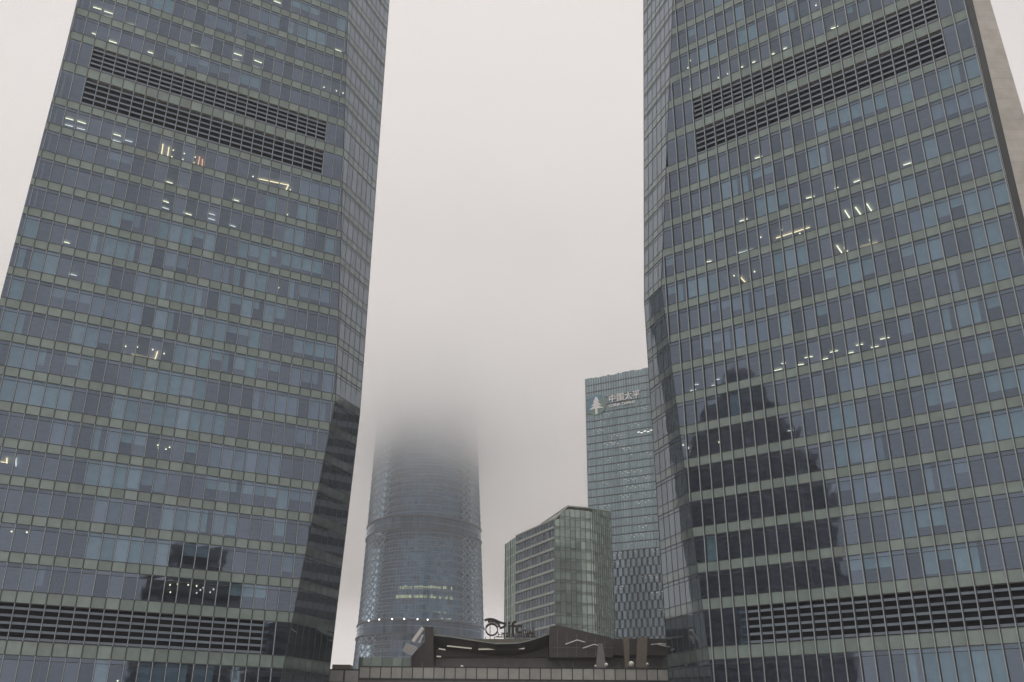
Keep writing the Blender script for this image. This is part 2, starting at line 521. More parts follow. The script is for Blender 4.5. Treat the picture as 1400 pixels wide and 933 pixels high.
lamps_r = [((1012.5, 92), (1016, 91), W), ((1028.5, 85.5), (1032.5, 84), W), ((1055, 74), (1059, 73), W), ((1071, 67), (1075.5, 65), W), ((996.5, 69), (997.5, 70.5), Y),
           ((994, 101), (995.5, 100.5), W), ((982, 106), None, W), ((995, 9), None, W), ((1050, 14), (1053, 13.5), W), ((1077, 2), None, W), ((943.5, 82.5), None, W), ((940.5, 92.5), None, W),
           ((944, 121.5), None, W), ((920, 136), (922, 135), W), ((1115.5, 7), None, W), ((1032, 216.5), (1043.5, 213), W), ((1093, 198), (1097.5, 196.5), W), ((1136, 39), (1146, 36), W),
           ((1235, 225.5), (1247.5, 221.5), W), ((1268, 131), None, W), ((1011, 302.5), (1022, 299), W), ((1102, 271), (1113.5, 268), W), ((1057.5, 326.5), (1107, 310.5), Y),
           ((1007, 346.5), (1030, 340.5), D_), ((1010, 376.5), (1020, 387), Y), ((966, 358), (972.5, 356.5), W), ((1040, 324), None, W), ((1068.5, 314), None, W), ((1060.5, 330), None, W),
           ((1093.5, 319), None, W), ((1003.5, 376.5), None, W), ((1026, 377), None, W), ((1031.5, 371), None, W), ((961, 251), None, W), ((1141, 257.5), (1146, 256), W),
           ((1167, 249), (1178, 245), W), ((1155, 287.5), (1162, 298.5), W), ((1169.5, 283), (1178, 295), W), ((1185, 278.5), (1193, 290.5), W), ((1144, 335.5), (1151, 345.5), W),
           ((1176, 339), (1200, 331.5), Y), ((1189, 327.5), None, W), ((1154.5, 338.5), None, W), ((1172, 332.5), None, W), ((1158.5, 343), None, W), ((1203, 463.5), (1216, 461), W),
           ((949, 526), (955, 525), D_), ((943.5, 534), (951.5, 532.5), D_), ((977.5, 519), (984, 518), D_), ((973, 527), (979, 525.5), D_), ((1058.5, 506.5), (1069, 504), W),
           ((1068, 497), (1078.5, 495), W), ((1089, 499), (1099, 497.5), W), ((1100, 489), (1111, 487), W), ((1122, 492), (1132, 489.5), W), ((1134.5, 481.5), (1145.5, 479), W),
           ((1170, 472), (1180, 470), W), ((1160, 482.5), (1167, 481), W), ((1190, 475), (1201, 473), W), ((1077, 589), (1088, 587), D_), ((983, 604), None, W),
           ((934, 608), None, W), ((941, 612), None, W), ((927, 615.5), None, W), ((920, 622), None, D_), ((982, 565), None, D_)]

bp_l = lambda z: 0.95 if 30 < z < 70 else (0.75 if z < 85 else 0.45)
bp_r = lambda z: 0.55 if z < 85 else 0.35
office_tower('tall glass office tower filling the left side, its dark chamfered corner facing the gap', D_L, RZ_L, 0.0, lev_l,
             lambda z: -0.95 - max(-1.2, (99.6 - z) * 0.0125),
             lambda z: 40.2 - (0.054 * (z - 49.9) if z > 49.9 else 0.105 * (49.9 - z)),
             lambda z: 45.3 + 0.018 * (z - 50), 0.80, 1.5, 2.16,
             [(2.16 - 0, 35.17, 90), (2.16, 35.17, 85), (-6, 34.4, 19.0)], lamps_l, 3, bp_l, 1, DEP=65.0)
office_tower('tall glass office tower filling the right side, beige stone strip down its outer corner', D_R, RZ_R, 0.0, lev_r,
             lambda z: -55.3 + (0.105 * (z - 63) if z > 63 else 0.067 * (63 - z)),
             lambda z: -12.97,
             lambda z: -59.6 + 0.018 * (z - 63), 0.65, 1.483, -48.63,
             [(-48.63, -16.0, 82), (-48.63, -16.0, 87), (-48.1, 5, 20.0)], lamps_r, 5, bp_r, -1, stone=True)


# ------------------------------------------------------------------ the twisting round tower in the cloud
M['skin'] = glass('outer skin glass', (0.70, 0.80, 0.88), (0.80, 0.90, 1.0), 0.06)
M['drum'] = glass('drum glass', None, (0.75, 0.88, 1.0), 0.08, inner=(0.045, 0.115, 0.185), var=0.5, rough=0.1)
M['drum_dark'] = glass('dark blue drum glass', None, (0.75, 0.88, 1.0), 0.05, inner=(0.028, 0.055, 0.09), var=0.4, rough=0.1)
M['ring'] = solid('ring beam metal', (0.14, 0.20, 0.26), 0.5, 0.05)
M['belt'] = solid('belt dark', (0.05, 0.06, 0.075), 0.5, 0.05)
M['lattice'] = solid('lattice steel', (0.34, 0.37, 0.39), 0.5, 0.05)
M['lit_row'] = emit('lit storey', (0.95, 0.95, 0.5), 0.5)


def round_tower():
    az = math.radians(-5.28)
    D = 640
    root = empty('round_tower', (D * math.sin(az), D * math.cos(az), 0), -az)
    tag(root, 'round glass tower whose top dissolves into low cloud', 'skyscraper')
    zs = [0 + 4.5 * k for k in range(65)]
    R0 = lambda z: 43.6 - (z - 6) * 0.0462 + 0.00002 * (z - 6) ** 2

    def rad(th, z, k=1.0, lobe=0.05):
        return k * R0(z) * (1 + lobe * math.cos(3 * (th - math.radians(90 + 18 + z * 0.19))))
    N = 120
    pt = lambda th, z, k=1.0, lobe=0.05: Vector((rad(th, z, k, lobe) * math.cos(th), rad(th, z, k, lobe) * math.sin(th), z))
    # inner drum, storey by storey
    rg = random.Random(11)
    d_ = MB()
    ND = 90
    for za, zb in zip(zs, zs[1:]):
        for k in range(ND):
            a, b = 2 * math.pi * k / ND, 2 * math.pi * (k + 1) / ND
            r = 0.79 * R0(za)
            r2 = 0.79 * R0(zb)
            off = 2.9
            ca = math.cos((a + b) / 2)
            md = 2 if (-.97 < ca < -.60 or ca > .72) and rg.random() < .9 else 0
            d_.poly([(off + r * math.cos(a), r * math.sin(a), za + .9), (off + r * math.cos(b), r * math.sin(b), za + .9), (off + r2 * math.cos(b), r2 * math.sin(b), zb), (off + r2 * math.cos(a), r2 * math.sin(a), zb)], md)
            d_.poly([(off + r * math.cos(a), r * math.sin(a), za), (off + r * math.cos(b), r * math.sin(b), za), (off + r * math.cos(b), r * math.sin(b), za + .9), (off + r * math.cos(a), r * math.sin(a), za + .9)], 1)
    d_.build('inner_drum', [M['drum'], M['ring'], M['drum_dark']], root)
    s_ = MB()
    for za, zb in zip(zs, zs[1:]):
        for k in range(N):
            a, b = 2 * math.pi * k / N, 2 * math.pi * (k + 1) / N
            s_.poly([pt(a, za), pt(b, za), pt(b, zb), pt(a, zb)], 0)
    s_.build('glass_skin', M['skin'], root)
    for i, z in enumerate(zs):
        if not 30 < z < 330: continue
        r_ = MB()
        for k in range(N):
            a, b = 2 * math.pi * k / N, 2 * math.pi * (k + 1) / N
            p, q = pt(a, z), pt(b, z)
            o = 0.35
            r_.hexa([p * 1, q * 1, q + Vector((math.cos(b), math.sin(b), 0)) * o, p + Vector((math.cos(a), math.sin(a), 0)) * o],
                    [p + Vector((0, 0, .35)), q + Vector((0, 0, .35)), q + Vector((math.cos(b) * o, math.sin(b) * o, .35)), p + Vector((math.cos(a) * o, math.sin(a) * o, .35))], 0)
        r_.build('ring_beam', M['ring'], root)
    # mechanical belts: a closed band edged by two dark lines
    for z0, z1 in ((71.5, 79.5), (135.5, 143.5)):
        b_ = MB()
        for k in range(N):
            a, b = 2 * math.pi * k / N, 2 * math.pi * (k + 1) / N
            P = lambda th, z, e: pt(th, z) + Vector((math.cos(th), math.sin(th), 0)) * e
            b_.poly([P(a, z0, .2), P(b, z0, .2), P(b, z1, .2), P(a, z1, .2)], 0)
            for zz in (z0, z1):
                b_.hexa([P(a, zz, .2), P(b, zz, .2), P(b, zz, .8), P(a, zz, .8)], [P(a, zz + .8, .2), P(b, zz + .8, .2), P(b, zz + .8, .8), P(a, zz + .8, .8)], 1)
        b_.build('belt', [M['drum_dark'], M['belt']], root)
    # fine verticals on the skin and the lattice of struts between skin and drum
    v_ = MB()
    for k in range(N):
        a = 2 * math.pi * k / N
        if math.sin(a) > 0.35: continue
        for za, zb in zip(zs[6:62:2], zs[8:64:2]):
            v_.bar(pt(a, za, 1.002), pt(a, zb, 1.002), 0.16)
    v_.build('skin_mullions', M['ring'], root)
    l_ = MB()
    for k in range(0, N, 3):
        a = 2 * math.pi * k / N
        b = 2 * math.pi * (k + 3) / N
        if math.sin(a) > 0.45 or abs(math.cos(a)) < 0.66: continue
        for za, zb in zip(zs[6:63], zs[7:64]):
            if any(z0 - 3 < za < z1 for z0, z1 in ((71.5, 79.5), (135.5, 143.5))): continue
            l_.bar(pt(a, za, .985), pt(b, zb, .985), 0.55)
            l_.bar(pt(a, zb, .985), pt(b, za, .985), 0.55)
    l_.build('lattice', M['lattice'], root)
    # lit storeys and the row of white floodlights on the lower belt
    for zc, span in ((94.3, 0.62), (100.0, 0.62)):
        e_ = MB()
        th = -math.pi / 2 - span
        while th < -math.pi / 2 + span * 0.95:
            w = rg.uniform(.01, .05)
            if rg.random() < .8:
                r = 0.80 * R0(zc)
                hh = rg.uniform(1.4, 2.2)
                e_.poly([(2.9 + r * math.cos(th), r * math.sin(th), zc), (2.9 + r * math.cos(th + w), r * math.sin(th + w), zc), (2.9 + r * math.cos(th + w), r * math.sin(th + w), zc + hh), (2.9 + r * math.cos(th), r * math.sin(th), zc + hh)])
            th += w + rg.uniform(.005, .02)
        e_.build('lit_window', M['lit_row'], root)
    for px in (509.5, 524.5, 541, 556, 573, 586.5):
        d = ray(px, 852)
        b_ = MB()
        x = (px - 574) / 174 * 2 * 40.5
        th = math.acos(max(-1, min(1, x / 42.5)))
        p = pt(-th, 80.2, 1.03)
        b_.ball(p, 0.42, 0, 8, 6)
        b_.build('floodlight', emit_w, root)
    for k in range(5):
        b_ = MB()
        p = pt(-math.pi / 2 + .34 + .05 * k, 82.5 + rg.uniform(-1, 3), 0.98)
        b_.box(p.x - .8, p.x + .8, p.y - .3, p.y + .3, p.z - .3, p.z + .3)
        b_.build('lit_window', M['lit_row'], root)


emit_w = emit('floodlight', (1, 0.98, 0.92), 4.0)
round_tower()


# ------------------------------------------------------------------ finance tower with the tree emblem
M['teal'] = glass('teal tower glass', None, (0.8, 0.92, 1.0), 0.16, inner=(0.14, 0.22, 0.245), var=0.22, rough=0.05)
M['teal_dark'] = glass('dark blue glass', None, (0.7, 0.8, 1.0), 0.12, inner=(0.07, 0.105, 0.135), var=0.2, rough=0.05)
M['fin'] = solid('pale blue fin', (0.20, 0.27, 0.32), 0.5, 0.25)
M['fin_top'] = solid('pale grey-green fin', (0.36, 0.42, 0.43), 0.5, 0.15)
M['letters'] = solid('white letters', (0.8, 0.8, 0.8), 0.5, 0.0)
M['disc'] = solid('emblem blue', (0.10, 0.21, 0.30), 0.5, 0.0)
M['disc_green'] = solid('emblem green', (0.16, 0.25, 0.21), 0.5, 0.0)
M['sparkle'] = emit('office lamp', (1, 0.98, 0.9), 0.6)


def text_obj(name, body, size, mat, parent, loc, rot, extrude=0.1, align='LEFT', bold=0.0):
    cu = bpy.data.curves.new(name, 'FONT')
    cu.body = body; cu.size = size; cu.extrude = extrude; cu.align_x = align; cu.offset = bold
    cu.resolution_u = 3
    tmp = bpy.data.objects.new(name + '_tmp', cu)
    COL.objects.link(tmp)
    dg = bpy.context.evaluated_depsgraph_get()
    me = bpy.data.meshes.new_from_object(tmp.evaluated_get(dg))
    bpy.data.objects.remove(tmp)
    me.materials.clear(); me.materials.append(mat)
    o = bpy.data.objects.new(name, me)
    COL.objects.link(o)
    o.parent = parent
    o.location = loc; o.rotation_euler = rot
    return o


def finance_tower():
    rz = math.radians(-29.64)
    A = at(800, 519.5, 420)
    top = A.z
    root = empty('finance_tower', (A.x, A.y, 0), rz)
    tag(root, 'teal glass tower with a round tree emblem near its roof, partly hidden behind another', 'skyscraper')
    h, W_, DEP = 3.55, 60.0, 40.0
    rg = random.Random(5)
    c_ = MB()
    c_.box(0.4, W_ - .4, 0.6, DEP, 0, top - 2)
    c_.build('wall', M['teal_dark'], root)
    nfl = int(top // h)
    lit = []
    for i in range(nfl + 1):
        z1 = top - h * i
        z0 = max(0, z1 - h)
        if z1 < 3: break
        w_ = MB()
        low = z0 < 84
        if low:
            # staggered projecting boxes, half a pitch over on every other storey
            pitch = 2.5
            x = -pitch / 2 if i % 2 else 0
            while x < W_:
                a, b = max(0, x + .12), min(W_, x + 1.5)
                if b > a: w_.box(a, b, -0.45, 0.58, z0 + .15, z1 - .1, 2)
                x += pitch
            w_.box(0, W_, -.10, .58, z1 - .1, z1 + .04, 1)
        else:
            x = 0.0
            while x < W_ - .1:
                b = min(W_, x + 1.25)
                j = rg.uniform(.0, .12)
                zz = z1 + (rg.uniform(-.1, .45) if i == 0 else 0)
                w_.poly([(x, j, z0 + .45), (b, .06, z0 + .45), (b, .06, zz), (x, j, zz)], 0)
                w_.box(x - .05, x + .05, -.22, .05, z0 + .45, zz, 2 if i > 2 else 3)
                x = b
            w_.box(0, W_, -.12, .5, z0 + .1, z0 + .45, 1)
        win = w_.build('window', [M['teal'], M['belt'], M['fin'], M['fin_top']], root)
        # rows of small office lamps close behind the panes
        if i > 2 and rg.random() < .8:
            for c in range(rg.randint(1, 3)):
                x = rg.uniform(1, 40)
                e_ = MB()
                for q in range(rg.randint(1, 6)):
                    y = -.5 if low else -.05
                    zz = z1 - .55 - (q % 2) * .8 - rg.uniform(0, .3)
                    e_.box(x, x + rg.uniform(.35, .8), y, y + .04, zz, zz + .22)
                    x += rg.uniform(.9, 1.6)
                e_.build('office_light', M['sparkle'], win)
        if i == 8:
            e_ = MB()
            for q in range(9):
                e_.box(25 + q * 1.5, 26.2 + q * 1.5, -.06, -.02, z1 - 1.4 - (q % 2) * .5, z1 - 1.1 - (q % 2) * .5)
            e_.build('office_light', M['lamp_dim'], win)
    sw = MB()
    for i in range(nfl):
        z1 = top - h * i
        sw.box(-.1, .35, 0.1, DEP, z1 - h + .3, z1)
    sw.build('side_wall', M['teal'], root)
    # emblem and lettering on the parapet
    sg = empty('wall_sign', root.location, rz)
    tag(sg, 'white lettering and round pine tree emblem on the teal tower', 'sign')

    def loc(px, py):
        D = ray(px, py); t = Vector((math.cos(rz), math.sin(rz), 0)); n = Vector((-math.sin(rz), math.cos(rz), 0))
        q = A - Vector((0, 0, EYE))
        k = q.dot(n) / D.dot(n)
        p = D * k
        return p.dot(t) - q.dot(t), p.z + EYE
    ex, ez = loc(815.8, 554)
    d_ = MB()
    r = 4.9
    for part in (0, 1):
        pts = [Vector((ex + r * math.cos(a), -.5, ez + r * math.sin(a))) for a in [math.pi * (part + .25) + math.pi * k / 24 for k in range(25)]]
        d_.slab(pts, .35, part)
    d_.build('emblem', [M['disc'], M['disc_green']], sg)
    t_ = MB()
    for w, zb, zt in ((1.7, 1.2, 3.9), (2.8, -.5, 1.6), (3.7, -2.1, 0.1)):
        t_.slab([Vector((ex - w, -.62, ez + zb)), Vector((ex - w * .35, -.62, ez + zb + .25)), Vector((ex + w * .35, -.62, ez + zb + .25)), Vector((ex + w, -.62, ez + zb)), Vector((ex + .12 * w, -.62, ez + zt)), Vector((ex - .12 * w, -.62, ez + zt))], .12)
    t_.box(ex - .55, ex + .55, -.64, -.5, ez - 4.6, ez - 1.8)
    t_.build('pine_tree_mark', M['letters'], sg)
    x0, z0 = loc(832.5, 550.5)
    x1, _ = loc(876, 540)
    text_obj('letters', '中国太平', (x1 - x0) / 4.0, M['letters'], sg, (x0, -.6, z0), (math.pi / 2, 0, 0), .12, bold=.06)
    x0, z0 = loc(833.5, 557.5)
    text_obj('small_letters', 'CHINA TAIPING', (x1 - x0) / 8.6, M['letters'], sg, (x0, -.6, z0), (math.pi / 2, 0, 0), .12, bold=.04)


finance_tower()


# ------------------------------------------------------------------ green glass block in the middle
M['green'] = glass('green glass', None, (0.85, 1.0, 0.92), 0.13, inner=(0.16, 0.21, 0.19), var=0.26, rough=0.04)
M['green_pale'] = glass('pale green panel', None, (0.85, 1.0, 0.92), 0.10, inner=(0.24, 0.31, 0.275), var=0.25, rough=0.1)
M['green_dark'] = glass('dark ribbon glass', None, (0.75, 0.85, 0.95), 0.07, inner=(0.035, 0.045, 0.05), var=0.4, rough=0.03)
M['ledge'] = solid('pale ledge', (0.27, 0.30, 0.28), 0.6, 0.12)


def green_block():
    Pb = at(758.2, 711, 340); zt = Pb.z

    def same(px, py, z):
        d = ray(px, py); k = (z - EYE) / d.z
        return Vector((d.x * k, d.y * k, z))
    Pa = same(705.7, 734, zt)
    Pz = same(691.1, 743.9, zt)
    Pc = at(806.5, 696, 345)
    Pd = at(834.8, 700.4, 362)
    root = empty('glass_office_block', (Pb.x, Pb.y, 0), 0)
    tag(root, 'squat green glass office block with a slanted roof corner beside the teal tower', 'office building')
    o = Vector((Pb.x, Pb.y, 0))
    b2 = lambda p: Vector((p.x, p.y, 0)) - o
    Pap = at(776, 693.3, 341.9)
    za, zc = zt, max(Pc.z, Pd.z, Pap.z)
    rg = random.Random(9)
    h = 3.75

    def face(P, Q, name, ztop, style, cut=None):
        a, b = b2(P), b2(Q)
        L = (b - a).length
        e = (b - a) / L
        n = Vector((e.y, -e.x, 0))
        if n.y > 0: n = -n
        tp = (lambda s: ztop) if cut is None else cut
        w_, g_ = MB(), MB()
        z = zc
        nb = max(2, round(L / (2.3 if style else 2.0)))
        while z > 0:
            for k in range(nb):
                s0, s1 = L * k / nb, L * (k + 1) / nb
                ta, tb = tp(s0), tp(s1)
                z0 = z - h
                lo = [z0 + .9, z0 + .9]
                hi = [min(z, ta), min(z, tb)]
                if hi[0] > lo[0] and hi[1] > lo[0]:
                    p0, p1 = a + e * s0, a + e * s1
                    m = 0 if rg.random() < (.93 if style != 1 else .8) else 1
                    w_.poly([p0 + Vector((0, 0, lo[0])), p1 + Vector((0, 0, lo[1])), p1 + Vector((0, 0, hi[1])), p0 + Vector((0, 0, hi[0]))], m)
                    sp0 = (1 if rg.random() < .55 else 0) if not style else 1
                    w_.poly([p0 + Vector((0, 0, z0)), p1 + Vector((0, 0, z0)), p1 + Vector((0, 0, lo[1])), p0 + Vector((0, 0, lo[0]))], sp0)
                    if style == 0:
                        # thin dark lines of the double-skin frames
                        for zz in (z0, z0 + .55, z0 + .95):
                            if zz < min(ta, tb): g_.bar(p0 + n * .06 + Vector((0, 0, zz)), p1 + n * .06 + Vector((0, 0, zz)), .10)
                    else:
                        pass
            if style == 1 and z0 > 0:
                p0, p1 = a, a + e * L
                l_ = MB()
                l_.hexa([p0 + Vector((0, 0, z0)), p1 + Vector((0, 0, z0)), p1 + n * .5 + Vector((0, 0, z0)), p0 + n * .5 + Vector((0, 0, z0))],
                        [p0 + Vector((0, 0, z0 + .8)), p1 + Vector((0, 0, z0 + .8)), p1 + n * .5 + Vector((0, 0, z0 + .8)), p0 + n * .5 + Vector((0, 0, z0 + .8))])
                if z0 + .8 < ztop: l_.build('ledge', M['ledge'], root)
            z -= h
        for k in range(nb + 1):
            s = L * k / nb
            p = a + e * s + n * .08
            big = style and k % 3 == 0
            g_.bar(p, p + Vector((0, 0, tp(min(s, L)))), .32 if big else .14)
        w_.build(name, [M['green_dark'] if style == 1 else M['green'], M['green_pale'] if style != 1 else M['green_dark']], root)
        g_.build('window_frame', M['ring'] if style == 1 else M['frame'], root)
    face(Pz, Pa, 'end_wall', za, 2)
    face(Pa, Pb, 'ribbon_wall', za, 1)
    L1 = (b2(Pc) - b2(Pb)).length
    s_ap = L1 * .37
    zap = Pap.z
    cut = lambda s: za + (zap - za) * s / s_ap if s < s_ap else zap + (Pc.z - zap) * (s - s_ap) / (L1 - s_ap)
    face(Pb, Pc, 'glass_wall', zc, 0, cut)
    face(Pc, Pd, 'glass_wall', zc, 0, lambda s: Pc.z + (Pd.z - Pc.z) * s / (b2(Pd) - b2(Pc)).length)
    # slanted roof from the ribbon wall up to the ridge, back walls
    ap = b2(Pb) + (b2(Pc) - b2(Pb)) * .37
    bk = b2(Pa) + Vector((14, 6, 0))
    r_ = MB()
    V = lambda p, z: Vector((p.x, p.y, z))
    back = b2(Pd) + Vector((-8, 25, 0))
    mid = b2(Pb) + (b2(Pa) - b2(Pb)) * .42
    r_.poly([V(mid, za + .12), V(b2(Pb), za + .12), V(ap, zap + .1)])
    r_.poly([V(mid, za + .1), V(ap, zap + .1), V(bk, zap - 3), V(b2(Pa), za + .1)])
    r_.bar(V(mid, za + .3), V(ap, zap + .3), .4)
    r_.poly([V(ap, zap + .1), V(b2(Pc), Pc.z + .1), V(b2(Pd), Pd.z + .1), V(back, zap - 2), V(bk, zap - 3)])
    r_.poly([V(b2(Pa), za + .1), V(bk, zap - 3), V(b2(Pz) + Vector((6, 3, 0)), za)])
    r_.bar(V(b2(Pb), za + .3), V(ap, zap + .3), .5); r_.bar(V(ap, zap + .3), V(b2(Pc), Pc.z + .3), .4); r_.bar(V(b2(Pc), Pc.z + .3), V(b2(Pd), Pd.z + .3), .4)
    r_.bar(V(b2(Pa), za + .3), V(b2(Pb), za + .3), .5)
    r_.build('roof', M['ledge'], root)
    k_ = MB()
    k_.poly([V(b2(Pd), 0), V(back, 0), V(back, zap - 2), V(b2(Pd), Pd.z)]); k_.poly([V(back, 0), V(b2(Pz), 0), V(b2(Pz), za), V(back, zap - 2)])
    k_.build('back_wall', M['ledge'], root)


green_block()


# ------------------------------------------------------------------ shopping mall between the towers
M['panel'] = solid('parapet panel', (0.33, 0.33, 0.31), 0.6, 0.12)
M['bronze'] = solid('dark bronze cladding', (0.052, 0.046, 0.044), 0.5, 0.1)
M['bronze_grey'] = solid('grey bronze wall', (0.20, 0.195, 0.195), 0.6, 0.12)
M['brown'] = solid('brown stone column', (0.17, 0.145, 0.12), 0.7, 0.1)
M['olive'] = solid('olive metal fascia', (0.14, 0.13, 0.10), 0.5, 0.1)
M['white'] = solid('white painted steel', (0.78, 0.76, 0.74), 0.5, 0.05)
M['green_rail'] = glass('green balustrade glass', None, (0.9, 1, 0.95), 0.08, inner=(0.15, 0.19, 0.16), var=0.25)
M['strip'] = emit('cove light', (1, 0.95, 0.8), 0.36)
M['sign_brown'] = solid('dark brown sign letters', (0.022, 0.015, 0.014), 0.5, 0.0)
M['globe'] = solid('white globe', (0.75, 0.72, 0.68), 0.4, 0.0)


def mall():
    Y0 = 140.0
    root = empty('shopping_mall', (-1, Y0, 0), 0)
    tag(root, 'low shopping mall with folded dark roof and grey panelled parapet between the two towers', 'mall')
    o = Vector((-1, Y0, 0))
    P = lambda x, y, Y=Y0: at(x, y, Y) - o
    # front wall and parapet panels
    xl, xm, xr = P(440, 915).x, P(491.5, 915).x, P(930, 915).x
    zb, ztp = P(700, 929.5).z, P(700, 913).z
    w_ = MB()
    w_.box(xl, xr, .45, 12, 0, zb - .25)
    x = xl
    while x < xr:
        w_.box(x, x + .18, .28, .46, 0, zb - .3); x += 2.9
    w_.build('front_wall', M['bronze_grey'], root)
    p_ = MB()
    x = xm
    while x < xr - .2:
        p_.box(x + .07, x + 1.40, .0, .25, zb + .08, ztp - .1, 0)
        x += 1.478
    x = xm - 2.1
    for k in range(3):
        p_.box(x + .1, x + 1.95, .25, .5, zb - .45, ztp - .55, 0)
        x -= 2.1
    p_.box(xm, xr, .08, .22, zb - .2, zb + .02, 1); p_.box(xm, xr, -.05, .3, ztp - .08, ztp + .06, 1)
    p_.box(xm, xr, .10, .20, zb, ztp - .08, 1)
    p_.box(xl, xm - .06, .3, .48, zb - .7, zb - .5, 1); p_.box(xl, xm - .06, .25, .6, ztp - .52, ztp - .36, 1); p_.box(xl, xm - .06, .3, .4, zb - .5, ztp - .5, 1)
    p_.build('parapet', [M['panel'], M['frame']], root)
    b_ = MB()
    a, b = P(452, 907.5), P(476, 917)
    b_.box(a.x, b.x, 1.5, 4, b.z, a.z)
    b_.build('roof_upstand', M['brown'], root)
    r_ = MB()
    r_.box(xl, xr, .3, 46, zb - .6, zb - .2)
    r_.build('terrace_deck', M['bronze_grey'], root)
    # green glass screens behind the parapet
    g_ = MB()
    for x0, x1, y0 in ((491, 507, 899), (508, 522, 899), (523, 536, 898.5), (537, 549, 899.5), (550, 561, 900)):
        q0, q1 = P(x0, y0, 143), P(x1, y0, 143)
        g_.box(q0.x, q1.x, 3, 3.06, zb - .2, q0.z)
        g_.bar((q0.x, 2.98, zb), (q0.x, 2.98, q0.z), .08, 1)
    g_.build('glass_screen', [M['green_rail'], M['ring']], root)
    # set-back upper wall
    u_ = MB()
    q0, q1 = P(562, 897.5, 150), P(925, 897.5, 150)
    u_.box(q0.x, q1.x, 10, 30, zb - .2, q0.z)
    x = q0.x + 1
    while x < q1.x:
        u_.box(x, x + .15, 9.85, 10, zb - .2, q0.z - .1); x += 2.6
    u_.build('upper_wall', M['bronze_grey'], root)
    # left pylon with its raking foot
    k_ = MB()
    k_.slab([P(581, 857.3, 146), P(592.6, 857.3, 146), P(592.6, 914, 146), P(581, 914, 146)], 5)
    k_.slab([P(580.8, 877, 146.2), P(580.8, 914, 146.2), P(562.3, 914, 146.2), P(562.7, 897, 146.2)], 4.4)
    k_.build('pylon', M['bronze'], root)
    s_ = MB()
    s_.bar(P(578.3, 858.5, 145.5), P(564.6, 877.5, 145.5), .5)
    s_.bar(P(578.2, 868, 145.8), P(573, 879, 145.8), .28)
    for k in range(8):
        f = k / 7
        s_.bar(P(555.5 + 14.5 * f, 880 + 5.5 * f, 145), P(551 + 12 * f, 890 + 6 * f, 145), .09)
    for k in range(5):
        f = k / 4
        s_.bar(P(555.5 - 4.5 * f, 880 + 10 * f, 145), P(570 - 7 * f, 885.5 + 10.5 * f, 145), .09)
    s_.slab([P(555.5, 880, 145.1), P(570, 885.5, 145.1), P(563, 896, 145.1), P(551, 890, 145.1)], .05, 1)
    s_.build('raking_skylight', [M['white'], M['green_rail']], root)
    # folded roof: thin pale edge over a dark soffit, front edge sags towards the middle
    edge = [(593.5, 869.2), (615, 871.5), (650, 876.8), (677, 880.8), (708, 880.2), (725, 876.5), (750, 868)]
    c_ = MB()
    for (xa, ya), (xb, yb) in zip(edge, edge[1:]):
        A, B = P(xa, ya, 146), P(xb, yb, 146)
        up = Vector((0, 0, .16)); bk = Vector((0, 16, .9)); dn = Vector((0, 2.5, -1.3))
        c_.hexa([A, B, B + bk, A + bk], [A + up, B + up, B + bk + up, A + bk + up], 0)
        c_.hexa([A + Vector((0, .25, -.03)) + dn, B + Vector((0, .25, -.03)) + dn, B + bk - Vector((0, 0, 2)), A + bk - Vector((0, 0, 2))],
                [A + Vector((0, .25, -.03)), B + Vector((0, .25, -.03)), B + bk - Vector((0, 0, .05)), A + bk - Vector((0, 0, .05))], 1)
    c_.build('folded_roof', [M['ledge'], M['bronze']], root)
    w2 = MB()
    w2.slab([P(593, 880, 149.5), P(750, 880, 149.5), P(750, 899, 149.5), P(593, 899, 149.5)], .4)
    w2.build('roof_wall', M['bronze'], root)
    f_ = MB()
    f_.slab([P(640, 874, 148), P(732, 873.5, 148), P(722, 877.5, 148), P(708, 880.5, 148), P(677, 881, 148), P(655, 878, 148)], 2.5)
    f_.build('sign_base', M['olive'], root)
    for pts in ([(654, 888), (717, 886.8)], [(611, 883.3), (645, 886.8)], [(600, 887.2), (609, 888.6)], [(597, 897.6), (603, 898)]):
        e_ = MB()
        for a, b in zip(pts, pts[1:]): e_.bar(P(*a, 147.5), P(*b, 147.5), .18)
        e_.build('cove_light', M['strip'], root)
    # right block with sloping top and its chevron lights
    k2 = MB()
    k2.slab([P(751, 857, 145.5), P(762, 855, 145.5), P(833, 871.3, 145.5), P(838, 874, 145.5), P(838, 899, 145.5), P(751, 899, 145.5)], 9)
    k2.slab([P(838, 873.5, 148), P(915, 873.5, 148), P(915, 896, 148), P(838, 896, 148)], 6)
    for px in (762, 775, 788, 801, 814, 827):
        a, b = P(px, 858 + (px - 762) * .24, 145.45), P(px, 898, 145.45)
        k2.bar(a - Vector((0, 0, .25)), b, .05, 1)
    k2.bar(P(752, 886, 145.45), P(837, 886, 145.45), .05, 1)
    k2.build('roof_block', [M['bronze'], M['bronze_grey']], root)
    for pts in ([(773, 881), (789, 875.2), (799.5, 878)], [(797, 886.3), (812, 881.2), (823, 883.6)], [(890, 881.5), (902, 880), (912, 881)], [(897, 880.5), (912, 884)]):
        e_ = MB()
        for a, b in zip(pts, pts[1:]): e_.bar(P(*a, 145.2 if a[0] < 850 else 147.8), P(*b, 145.2 if b[0] < 850 else 147.8), .13)
        e_.build('chevron_trim', M['white'], root)
    for pts in ([(852, 872), (860, 872), (861, 913), (855, 913)], [(873, 872), (885, 872), (884, 913), (870, 913)], [(818, 880), (824, 880), (829, 913), (815, 913)]):
        c2 = MB()
        c2.slab([P(*q, 144.5) for q in pts], 1.2)
        c2.build('column', M['brown'] if pts[0][0] > 840 else M['bronze_grey'], root)
    q_ = MB()
    for px in (577, 606, 743, 753, 769, 784, 845, 866, 907):
        a = P(px, 906, 142.5); q_.bar((a.x, 2.5, zb - .2), (a.x, 2.5, a.z), .07)
